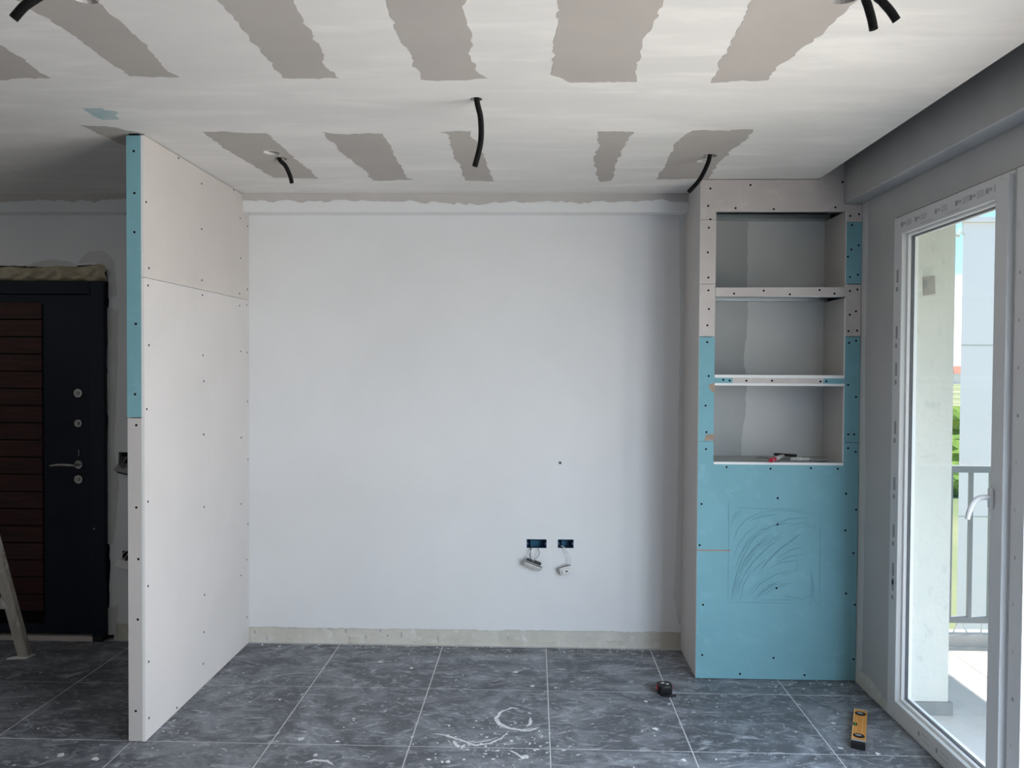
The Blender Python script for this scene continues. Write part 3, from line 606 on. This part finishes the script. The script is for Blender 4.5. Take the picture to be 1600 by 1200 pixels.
# ------------------------------------------------------------------ step ladder by the door (only its right leg is in view)
la = tag(empty('step_ladder', (-3.2, 4.0, 0)), 'paint-spattered wooden step ladder leg leaning in front of the dark door', 'ladder')
def bar(mb, a, b, w, d):
    a, b = Vector(a), Vector(b); t = (b-a).normalized(); s = Vector((0, 1, 0)); n = s.cross(t).normalized(); s = t.cross(n)
    vs = [p+n*i*w/2+s*j*d/2 for p in (a, b) for i in (-1, 1) for j in (-1, 1)]
    mb.add(vs, [(0,1,3,2),(4,6,7,5),(0,4,5,1),(2,3,7,6),(0,2,6,4),(1,5,7,3)])
fR = at(39, 1026, 2, 0); xr_, yr_ = fR.x, fR.y; hgt, run = 1.7, .285
wl = .78
for yf, yt in ((yr_, yr_-.22), (yr_-.62, yr_-.26)):
    for s in (0, 1):
        m_ = MB(); x0 = xr_ if s == 0 else xr_-wl; x1 = x0-run if s == 0 else x0+run
        bar(m_, (x0, yf, .008), (x1, yt, hgt), .060, .035); m_.build('leg', WOOD, la, bevel=.002)
    for k in range(1, 5):
        z = .30*k+.01; t = z/hgt; yy = yf+(yt-yf)*t; m_ = MB().box(xr_-wl+run*t+.02, xr_-run*t-.02, yy-.012, yy+.012, z-.03, z+.03); m_.build('rung', WOOD, la, bevel=.002)
MB().box(xr_-wl+run-.03, xr_-run+.03, yr_-.29, yr_-.19, hgt, hgt+.025).build('top_board', WOOD, la)
MB().sheet(ragged([(fR.x-.07, fR.y-.05), (fR.x+.03, fR.y-.035), (fR.x+.045, fR.y+.03), (fR.x-.03, fR.y+.02)], .004, .02, 2), [], lambda a, b, t: (a, b, .0008+t), .006).build('foot_pad', GYPS, la)

# ------------------------------------------------------------------ sockets hanging from the back wall
def flush_box(x0, z0, x1, z1, label, dep=.045):
    b = tag(empty('socket_box', ((x0+x1)/2, D, z0)), label, 'socket box')
    m_ = MB(); t = .0025
    m_.box(x0+t, x1-t, D+dep, D+dep+.003, z0+t, z1-t).box(x0, x0+t, D-.002, D+dep+.003, z0, z1).box(x1-t, x1, D-.002, D+dep+.003, z0, z1).box(x0+t, x1-t, D-.002, D+dep+.003, z0, z0+t).box(x0+t, x1-t, D-.002, D+dep+.003, z1-t, z1)
    m_.build('shell', BLUEBOX, b)
    for s in (x0+.001, x1-.009): MB().box(s, s+.008, D-.003, D+.006, (z0+z1)/2-.010, (z0+z1)/2+.010).build('screw_lug', BLUEBOX, b); MB().disc((s+.004, D-.0035, (z0+z1)/2), (0, 1, 0), .0032, .002, 8).build('lug_screw', CHROME, b)
    MB().box(x0+.02, x1-.05, D+.02, D+.044, z0+.004, z1-.01).build('knockout', mat('blue_knockout', (.012, .08, .14), .5), b)
    return b
flush_box(*socket_holes[0], 'wide blue socket box sunk in the white wall with dark wires hanging out')
flush_box(*socket_holes[1], 'narrower blue socket box sunk in the white wall with one white wire')
def rot_part(name, m_, mats, parent, loc, rx, ry, rz, bevel=0, smooth=False):
    o = m_.build(name, mats, None, bevel=bevel, smooth=smooth)
    o.matrix_world = Matrix.Translation(loc) @ Matrix.Rotation(rz, 4, 'Z') @ Matrix.Rotation(ry, 4, 'Y') @ Matrix.Rotation(rx, 4, 'X')
    o.parent = parent; o.matrix_parent_inverse = parent.matrix_world.inverted(); return o
c = at(832, 883, 1, D-.03)
s1 = tag(empty('socket_module', (c.x, D, c.z)), 'double socket insert with metal strap dangling below the wide blue box', 'socket')
ry, rx, rz_ = .36, .80, 0
rot_part('strap', MB().box(-.055, .055, -.002, .002, -.024, .024).box(-.050, .050, -.006, -.002, -.004, .004), STEEL, s1, (c.x, D-.035, c.z), rx, ry, rz_, .001)
rot_part('socket_face', MB().box(-.048, .048, -.012, -.0062, -.019, .019), SOCKW, s1, (c.x, D-.035, c.z), rx, ry, rz_, .003)
rot_part('terminal_block', MB().box(-.044, -.006, .0022, .026, -.018, .018).box(.0, .044, .0022, .030, -.017, .017), [mat('dark_grey_bakelite', (.04, .04, .038), .6)], s1, (c.x, D-.035, c.z), rx, ry, rz_, .005)
for pts in ([(-.004, .012, .588), (-.012, -.012, .57), (-.019, -.03, .545), (-.016, -.036, .525), (c.x-.012, -.034, c.z+.018)], [(-.006, .010, .59), (-.014, -.014, .572), (-.014, -.034, .54), (c.x-.004, -.03, c.z+.016)], [(.026, .014, .595), (.032, -.012, .572), (.036, -.028, .55), (.024, -.036, .532), (.010, -.036, .522), (c.x+.006, -.032, c.z+.014)]):
    P = [Vector((a, D+b, z)) for a, b, z in pts]; Q = []
    for i in range(len(P)-1):
        p0, p1, p2, p3 = P[max(i-1, 0)], P[i], P[i+1], P[min(i+2, len(P)-1)]
        for k in range(5):
            t = k/5; Q.append(.5*((2*p1)+(p2-p0)*t+(2*p0-5*p1+4*p2-p3)*t*t+(3*p1-p0-3*p2+p3)*t**3))
    Q.append(P[-1]); MB().tube(Q, .0017, 6).build('wire', WIREG, s1, smooth=True)
c = at(885, 891, 1, D-.03)
s2 = tag(empty('socket_module', (c.x, D, c.z)), 'small white data socket dangling on one white wire below the smaller blue box', 'socket')
ry, rx = -.28, .30
rot_part('socket_body', MB().box(-.034, .034, -.002, .016, -.022, .022), [mat('grey_socket_body', (.20, .20, .20), .5)], s2, (c.x, D-.03, c.z), rx, ry, 0, .003)
rot_part('strap', MB().box(-.038, .038, -.0045, -.0022, -.025, .025), SOCKW, s2, (c.x, D-.03, c.z), rx, ry, 0, .001)
rot_part('socket_face', MB().box(-.026, .024, -.011, -.0047, -.019, .017), SOCKW, s2, (c.x, D-.03, c.z), rx, ry, 0, .002)
rot_part('port', MB().box(-.006, .006, -.0118, -.0105, -.004, .003), DARK, s2, (c.x, D-.03, c.z), rx, ry, 0)
P = [Vector((a, D+b, z)) for a, b, z in [(.158, .02, .588), (.165, -.006, .592), (.180, -.022, .586), (.205, -.032, .555), (.217, -.034, .525), (.212, -.03, .500), (c.x+.014, -.026, c.z+.016)]]; Q = []
for i in range(len(P)-1):
    p0, p1, p2, p3 = P[max(i-1, 0)], P[i], P[i+1], P[min(i+2, len(P)-1)]
    for k in range(5):
        t = k/5; Q.append(.5*((2*p1)+(p2-p0)*t+(2*p0-5*p1+4*p2-p3)*t*t+(3*p1-p0-3*p2+p3)*t**3))
Q.append(P[-1]); MB().tube(Q, .0024, 8).build('wire', WIREW, s2, smooth=True)
# two more on the hall wall, half behind the partition
for (cx_, cz_, lab, sd, tall) in ((-2.385, 1.015, 'wall switch insert hanging on black wires between door and partition, upper', 1, True), (-2.385, .46, 'pale socket insert hanging low between door and partition', 2, False)):
    s = tag(empty('hanging_switch', (cx_, D, cz_)), lab, 'socket')
    MB().box(cx_-.025, cx_+.06, D+.004, D+.03, cz_+.03, cz_+.085 if not tall else cz_+.10).build('wall_recess', DARK, s)
    rot_part('plate', MB().box(-.042, .05, -.004, .004, -.024, .024), SOCKW if not tall else GREYP, s, (cx_, D-.036, cz_), -.9 if tall else -.3, .25, .1, .002)
    rot_part('insert', MB().box(-.03, .034, .0042, .024, -.018, .018), GREYP if not tall else BLACK, s, (cx_, D-.036, cz_), -.9 if tall else -.3, .25, .1, .004)
    for k in range(4 if tall else 2):
        o_ = R.uniform(-.012, .014)
        MB().tube([(cx_+.01+o_, D+.015, cz_+.075), (cx_-.004+o_*2, D-.015, cz_+.062), (cx_-.014+o_*1.5, D-.035, cz_+.03), (cx_+o_, D-.034, cz_+.008)], .0022 if not tall else .0034, 6).build('wire', WIREW if not tall else WIREG, s, smooth=True)

# ------------------------------------------------------------------ conduits hanging from the ceiling
def spline(P, per):
    P = [Vector(p) for p in P]; Q = []
    for i in range(len(P)-1):
        p0, p1, p2, p3 = P[max(i-1, 0)], P[i], P[i+1], P[min(i+2, len(P)-1)]
        for k in range(per):
            t = k/per; Q.append(.5*((2*p1)+(p2-p0)*t+(2*p0-5*p1+4*p2-p3)*t*t+(3*p1-p0-3*p2+p3)*t**3))
    Q.append(P[-1]); return Q
def conduit(pts, label, rad=.0105, up=.10):
    """pts: pixels down the hanging hose with the depth at which each hangs"""
    P = [at(u, v, 1, y) for u, v, y in pts]
    root = P[0]; P = [root+Vector((-(P[1]-root).x*.4, 0, up))]+P
    Q = spline(P, 40); L = [0]
    for i in range(1, len(Q)): L.append(L[-1]+(Q[i]-Q[i-1]).length)
    n = int(L[-1]/.0021); S = []; j = 0
    for k in range(n+1):
        d = L[-1]*k/n
        while j < len(L)-2 and L[j+1] < d: j += 1
        t = (d-L[j])/max(1e-9, L[j+1]-L[j]); S.append(Q[j].lerp(Q[j+1], t))
    t = tag(empty('corrugated_conduit', root), label, 'conduit', 'black conduits hanging from the ceiling')
    MB().tube(S, [rad*(1 if (k//1) % 2 else .86) for k in range(n+1)], 12, 0, cap=False).build('ribbed_hose', CORR, t, smooth=False)
    e_ = S[-1]; dr_ = (S[-1]-S[-3]).normalized()
    MB().tube([e_-dr_*.02, e_-dr_*.0005], rad*.80, 12).build('hose_bore', DARK, t)
    return t
YA_, YB_, YC_ = hc['a2'][1], hc['b'][1], hc['c1'][1]
conduit([(436, 246.5, YA_), (446, 259, YA_), (453, 274, YA_), (456, 286, YA_)], 'short black corrugated conduit hanging from the ceiling nearest the partition')
conduit([(745, 156, YB_), (751, 185, YB_), (751, 222, YB_), (742, 260, YB_)], 'long black corrugated conduit hanging straight down mid ceiling', .0110)
conduit([(1109, 243.5, YC_), (1104, 260, YC_), (1093, 281, YC_), (1076, 300, YC_)], 'black corrugated conduit hanging from the ceiling at the shelf column')
YD = hc['d2'][1]
conduit([(1350, -14, YD), (1357, 12, YD), (1362, 30, YD), (1365, 46, YD)], 'straight black corrugated conduit, left of the pair at the top right', .0115)
conduit([(1366, -14, YD), (1378, 2, YD), (1391, 17, YD), (1401, 32, YD)], 'bent black corrugated conduit, right of the pair at the top right', .0115)
YE_ = hc['e2'][1]
conduit([(80, -22, YE_), (58, -4, YE_), (38, 10, YE_), (21, 29, YE_)], 'black corrugated conduit with a torn end at the top left corner', .0125)

# ------------------------------------------------------------------ things on the floor and shelf
nl, nr, flt, frt = (at(u, v, 2, .03) for u, v in [(1330.3, 1159), (1352, 1163), (1334.8, 1105.8), (1355, 1108.4)])
ax = ((flt+frt)/2-(nl+nr)/2); Ln = ax.length; cxy = (flt+frt+nl+nr)/4; rz = math.atan2(ax.y, ax.x)
sl = tag(empty('spirit_level', (cxy.x, cxy.y, 0), rz), 'orange spirit level with black ends and oval badges lying on the floor by the window', 'spirit level')
def lp(m_, name, mats, **k): o = m_.build(name, mats, None, **k); o.parent = sl; return o
Wd = .0275; hL = Ln/2
lp(MB().box(-hL+.02, hL-.012, -Wd, Wd, .001, .029), 'body', ORANGE, bevel=.002)
for y in (-.012, .013): lp(MB().box(-.085, .085, y-.0012, y+.0012, .0288, .0302), 'ridge', ORANGEL)
lp(MB().box(-hL+.02, hL-.012, Wd-.004, Wd+.0004, .0286, .0300), 'ridge', ORANGEL)
lp(MB().box(-hL, -hL+.0205, -Wd-.001, Wd+.001, .0005, .0300), 'end_cap', BLACK, bevel=.003)
lp(MB().box(-hL+.0206, -hL+.036, -Wd-.0004, Wd+.0004, .0006, .0304), 'end_band', GREYP, bevel=.001)
lp(MB().box(hL-.0125, hL, -Wd-.001, Wd+.001, .0005, .0300), 'end_cap', GREYP, bevel=.003)
for x in (-hL+.075, hL-.06):
    m_ = MB(); m_.sheet([(x+.021*math.cos(a), .0235*math.sin(a)) for a in [2*math.pi*k/24 for k in range(24)]], [], lambda a, b, t: (a, b, .0306-t), .0022); o = lp(m_, 'oval_badge', BLACK)
    m_ = MB(); m_.sheet([(x+.004+.008*math.cos(a), .002+.013*math.sin(a)) for a in [2*math.pi*k/16 for k in range(16)]], [], lambda a, b, t: (a, b, .0309-t), .0006); o2 = m_.build('badge_mark', GREYP, None); o2.parent = o
lp(MB().box(-.013, .020, Wd-.018, Wd+.001, .012, .0304), 'vial_holder', BLACK, bevel=.002)
lp(MB().tube([(-.010, Wd-.0085, .0285), (.017, Wd-.0085, .0285)], .0045, 10), 'vial', GREENV, smooth=True)

tl, tr = at(1026, 1083, 2, 0), at(1050.5, 1083, 2, 0)
tcx, tcy = (tl.x+tr.x)/2, tl.y+.008
tm = tag(empty('tape_measure', (tcx, tcy, 0), .12), 'black tape measure with red side buttons lying on a tile joint', 'tape measure')
def tp(m_, name, mats, par=None, **k): o = m_.build(name, mats, None, **k); o.parent = par or tm; return o
prof = []
for k in range(36):
    a = 2*math.pi*k/36; c_, s_ = math.cos(a), math.sin(a); e_ = 2/3.2
    prof.append((.0365*math.copysign(abs(c_)**e_, c_), .0355*math.copysign(abs(s_)**e_, s_)))
body = MB().sheet(prof, [], lambda a, b, t: (a*(1-.0*t), b, .046-t), .045)
tp(body, 'case', BLACK, bevel=.004, smooth=True)
rb = MB()
for k in range(9):
    x = -.024+.006*k; rb.box(x-.0016, x+.0016, -.0375, -.034, .006, .036)
tp(rb, 'grip_ribs', BLACK)
for s in (-1, 1): tp(MB().box(s*.036-.004, s*.036+.004, -.012, .012, .020, .040), 'side_button', RED, bevel=.003)
tp(MB().box(-.014, .002, .002, .012, .0458, .0475), 'top_badge', SOCKW, bevel=.001); tp(MB().box(.006, .020, -.012, -.003, .0458, .0475), 'top_badge', SOCKW, bevel=.001)
bl = [(-.030, -.030), (-.028, -.040), (-.018, -.049), (-.002, -.055), (.018, -.058), (.040, -.0585)]
q = spline([(a, b, 0) for a, b in bl], 5); n = len(q); vs = []
for i, p in enumerate(q):
    t = (q[min(i+1, n-1)]-q[max(i-1, 0)]).normalized(); nn = Vector((-t.y, t.x, 0))
    for zz in (.001, .012):
        for sgn in (-1, 1): vs.append(p+nn*sgn*.0009+Vector((0, 0, zz)))
tp(MB().add(vs, [f for i in range(n-1) for f in ((4*i, 4*i+4, 4*i+6, 4*i+2), (4*i+1, 4*i+3, 4*i+7, 4*i+5), (4*i+2, 4*i+6, 4*i+7, 4*i+3), (4*i, 4*i+1, 4*i+5, 4*i+4))]+[(0, 2, 3, 1), (4*n-4, 4*n-3, 4*n-1, 4*n-2)]), 'blade', BLACK)
tp(MB().box(.036, .0415, -.061, -.056, .0005, .014), 'end_hook', BLACK)

def along(name, a, b, zb, label, cat):
    v = b-a; e_ = empty(name, (a.x, a.y, zb), math.atan2(v.y, v.x)); tag(e_, label, cat); return e_, v.length
a, b = at(1204, 720, 2, Z3b+.012), at(1236, 711, 2, Z3b+.012); b = a.lerp(b, .68)
k1, L1 = along('filling_knife', a, b, Z3b+.0018, 'wide filling knife with a red and white handle pointing out of the lowest compartment', 'filling knife')
def kp(m_, name, mats, par, **k): o = m_.build(name, mats, None, **k); o.parent = par; return o
kp(MB().tube([(.012, 0, .013), (.05, 0, .013), (.10, 0, .015), (.17, 0, .016), (L1-.02, 0, .017)], [.0115, .0125, .012, .011, .009], 12), 'grip', HANDLEW, k1, smooth=True)
kp(MB().tube([(0, 0, .0128), (.008, 0, .0128), (.045, 0, .013), (.062, 0, .013)], [.010, .0128, .0136, .0128], 12), 'red_end', RED, k1, smooth=True)
kp(MB().tube([(.0115, 0, .0128), (.0145, 0, .0128)], .0139, 12), 'white_ring', HANDLEW, k1, smooth=True)
m_ = MB(); m_.box(L1-.03, L1-.012, -.068, .050, .016, .030); kp(m_, 'back_bar', BLACK, k1, bevel=.003)
kp(MB().box(L1-.012, L1+.02, -.065, .048, .010, .0115), 'blade', BLADE, k1)
a, b = at(1235, 718, 2, Z3b+.010), at(1264, 718, 2, Z3b+.010)
k2, L2 = along('putty_knife', a, b, Z3b, 'putty knife with a rounded dusty white handle at the right of the lowest compartment', 'putty knife')
kp(MB().tube([(0, 0, .0112), (.005, 0, .0114), (.02, 0, .012), (.05, 0, .0118), (.075, 0, .0115), (L2, 0, .0115)], [.004, .008, .0110, .0108, .0085, .0080], 12), 'grip', HANDLEW, k2, smooth=True)
kp(MB().tube([(L2-.002, 0, .0112), (L2+.014, 0, .0112)], [.0090, .0085], 12), 'ferrule', GREYP, k2, smooth=True)
kp(MB().add([(L2+.012, -.012, .0105), (L2+.012, .012, .0105), (L2+.115, .035, .0045), (L2+.115, -.035, .0045), (L2+.012, -.012, .0120), (L2+.012, .012, .0120), (L2+.115, .035, .0053), (L2+.115, -.035, .0053)], [(0, 1, 2, 3), (4, 7, 6, 5), (0, 4, 5, 1), (1, 5, 6, 2), (2, 6, 7, 3), (3, 7, 4, 0)]), 'blade', BLADE, k2)
p = at(1194, 717, 2, Z3b)
tag(MB().tube(spline([(p.x-.04, p.y, Z3b+.002), (p.x-.015, p.y+.02, Z3b+.006), (p.x+.02, p.y, Z3b+.004), (p.x+.05, p.y-.02, Z3b+.002)], 6), .0016, 6).build('wire_offcut', WIREG), 'thin curled wire offcut on the lowest shelf board', 'wire')

# ------------------------------------------------------------------ balcony and what lies beyond
BX, BY = 3.36, 4.66
struct(MB().box(XO+.0005, BX+.06, YN-1.5, BY+.12, -.22, -.021).build('balcony_floor', GROUT), 'sunlit balcony floor')
bfl = bpy.data.objects['balcony_floor']
for i in range(3):
    for j in range(-8, 4):
        x0, x1 = 1.953+.466*i, 1.953+.466*(i+1)-.004; y0, y1 = 2.80+.46*j, 2.80+.46*(j+1)-.004
        if y1 > BY: continue
        if y0 > YN-1: MB().box(x0, x1, y0, y1, -.03, -.012).build('tile', BALC, bfl, bevel=.001)
struct(MB().box(XO+.0005, BX+.06, YN-1.5, BY+.12, 2.72, 2.92).build('balcony_slab', REVEAL), 'underside of the balcony above')
struct(MB().box(XO+.0005, BX, BY+.001, BY+.11, -.021, .05).box(BX, BX+.1, YN-1.5, BY+.11, -.021, .05).build('balcony_kerb', SILL), 'pale kerb under the balcony railing')
struct(MB().box(-6, XO, D+.301, D+4, -8, 6).build('facade_beyond', REVEAL), 'pale rendered facade of the flat next door')
struct(MB().box(-6, XO, YN-6, YN-.13, -8, 6).box(-6, XO, YN-.13, D+.3, 3.06, 6).box(1.2, XO, YN-.13, D+.3, -8, -.13).build('facade_house', REVEAL), 'pale rendered facade of this building')
def railing(name, along_x, label):
    r_ = tag(empty(name, (2.6, BY+.05, .05) if along_x else (BX+.05, 1, .05)), label, 'railing')
    def bx(a0, a1, z0, z1, hw, nm):
        m_ = MB(); m_.box(a0, a1, BY+.05-hw, BY+.05+hw, z0, z1) if along_x else m_.box(BX+.05-hw, BX+.05+hw, a0, a1, z0, z1); return m_.build(nm, RAIL, r_, bevel=.002)
    a0, a1 = (1.975, BX+.02) if along_x else (YN-1.4, BY+.02)
    bx(a0, a1, 1.012, 1.052, .022, 'top_rail'); bx(a0, a1, .112, .148, .016, 'bottom_rail')
    st = 2.487 if along_x else BY-.1
    k = -4
    while True:
        a = st+.119*k if along_x else st-.119*(k+4)
        if (along_x and a > a1-.02) or (not along_x and a < a0+.05): break
        if a > a0+.03: bx(a-.011, a+.011, .148, 1.012, .011, 'baluster')
        k += 1
    if along_x:
        rr = random.Random(9)
        for q in range(16):
            x = a0+.05+q*.082; d = rr.uniform(-.035, .035)
            MB().tube([(x, BY+.05, .05), (x+d, BY+.05, .113)], .0045, 6).build('base_strut', mat('white_splash', (.8, .8, .8), .8) if q == 0 else bpy.data.materials['white_splash'], r_)
    for a in (a0+.02, a1-.06):
        bx(a, a+.04, .05, 1.012, .02, 'post')
    return r_
railing('balcony_railing', True, 'grey metal end railing of the balcony seen through the window')
railing('balcony_railing', False, 'long grey metal front railing running along the balcony')
nb = tag(empty('neighbour_building', (10, 16, -8)), 'tall white windowless building beyond the balcony railing', 'building')
p0 = at(1505, 352, 1, 12); p1 = at(1562, 338, 1, 12)
plan = [(p0.x, 12), (14, 12), (14, 20), (p0.x*20/12+.12, 20)]
MB().sheet(plan, [], lambda a, b, t: (a, b, 3.86-t), 11.86).build('wall', BLDG, nb)
MB().sheet([(p0.x-.04, 11.96), (14.04, 11.96), (14.04, 20.04), (p0.x*20/12+.10, 20.04)], [], lambda a, b, t: (a, b, 3.94-t), .078).build('parapet_cap', BLDG, nb)
for z in (-3.2, -.6, 2.0): MB().box(p0.x-.004, 14.0, 11.994, 11.9995, z, z+.02).build('render_joint', GREYL, nb)
q0 = at(1503, 366, 1, 12)
MB().tube([(p0.x+.02, 11.99, q0.z), (q0.x-.06, 11.93, q0.z+.02)], .014, 6).build('lamp_arm', SOCKW, nb)
MB().tube([(q0.x-.06, 11.93, q0.z+.06), (q0.x-.12, 11.9, q0.z-.04)], .035, 8).build('lamp_head', SOCKW, nb)
struct(MB().add([(-300, -200, -8), (900, -200, -8), (900, 900, -8), (-300, 900, -8)], [(0, 1, 2, 3)]).build('ground', FIELD, recalc=False), 'dry green field below the balcony')
rr = random.Random(21)
gdir = lambda u, d: (lambda r_: Vector((r_.x/r_.y*d, d, 0)))(ray(u, 600))
for i, (u, d, s) in enumerate(((1496, 62, 2.2), (1502, 74, 2.8), (1494, 88, 2.4), (1500, 120, 4.0))):
    c_ = gdir(u, d); bm = bmesh.new(); bmesh.ops.create_icosphere(bm, subdivisions=3, radius=1)
    for v in bm.verts: v.co *= 1+rr.uniform(-.22, .22)
    me = bpy.data.meshes.new('bush'); bm.to_mesh(me); bm.free(); me.materials.append(BUSH)
    o = bpy.data.objects.new('bush', me); C.objects.link(o); o.location = (c_.x, c_.y, -8+s*.45); o.scale = (s, s, s*.62)
    tag(o, ['nearest low green bush in the field beyond the railing', 'second low green bush in the field beyond the railing', 'third low green bush in the field beyond the railing', 'farthest broad green bush in the field'][i], 'bush', 'bushes in the field')
for i, (u, d, w, h_) in enumerate(((1488, 640, 12, 9), (1494, 660, 10, 11), (1500, 620, 13, 8), (1507, 680, 12, 10))):
    c_ = gdir(u, d); t = tag(empty('distant_house', (c_.x, c_.y, -8)), ['distant red-roofed house, leftmost on the horizon', 'distant taller red-roofed house on the horizon', 'distant low red-roofed house on the horizon', 'distant red-roofed house, rightmost on the horizon'][i], 'house', 'houses on the horizon')
    MB().box(c_.x-w/2, c_.x+w/2, c_.y-4, c_.y+4, -8, -8+h_).build('wall', TOWNW, t)
    z = -8+h_; x0, x1, y0, y1 = c_.x-w/2-.5, c_.x+w/2+.5, c_.y-4.5, c_.y+4.5
    MB().add([(x0, y0, z), (x1, y0, z), (x1, y1, z), (x0, y1, z), (x0+2, c_.y, z+3), (x1-2, c_.y, z+3)], [(0, 1, 5, 4), (2, 3, 4, 5), (1, 2, 5), (3, 0, 4), (0, 3, 2, 1)]).build('roof', ROOF, t)
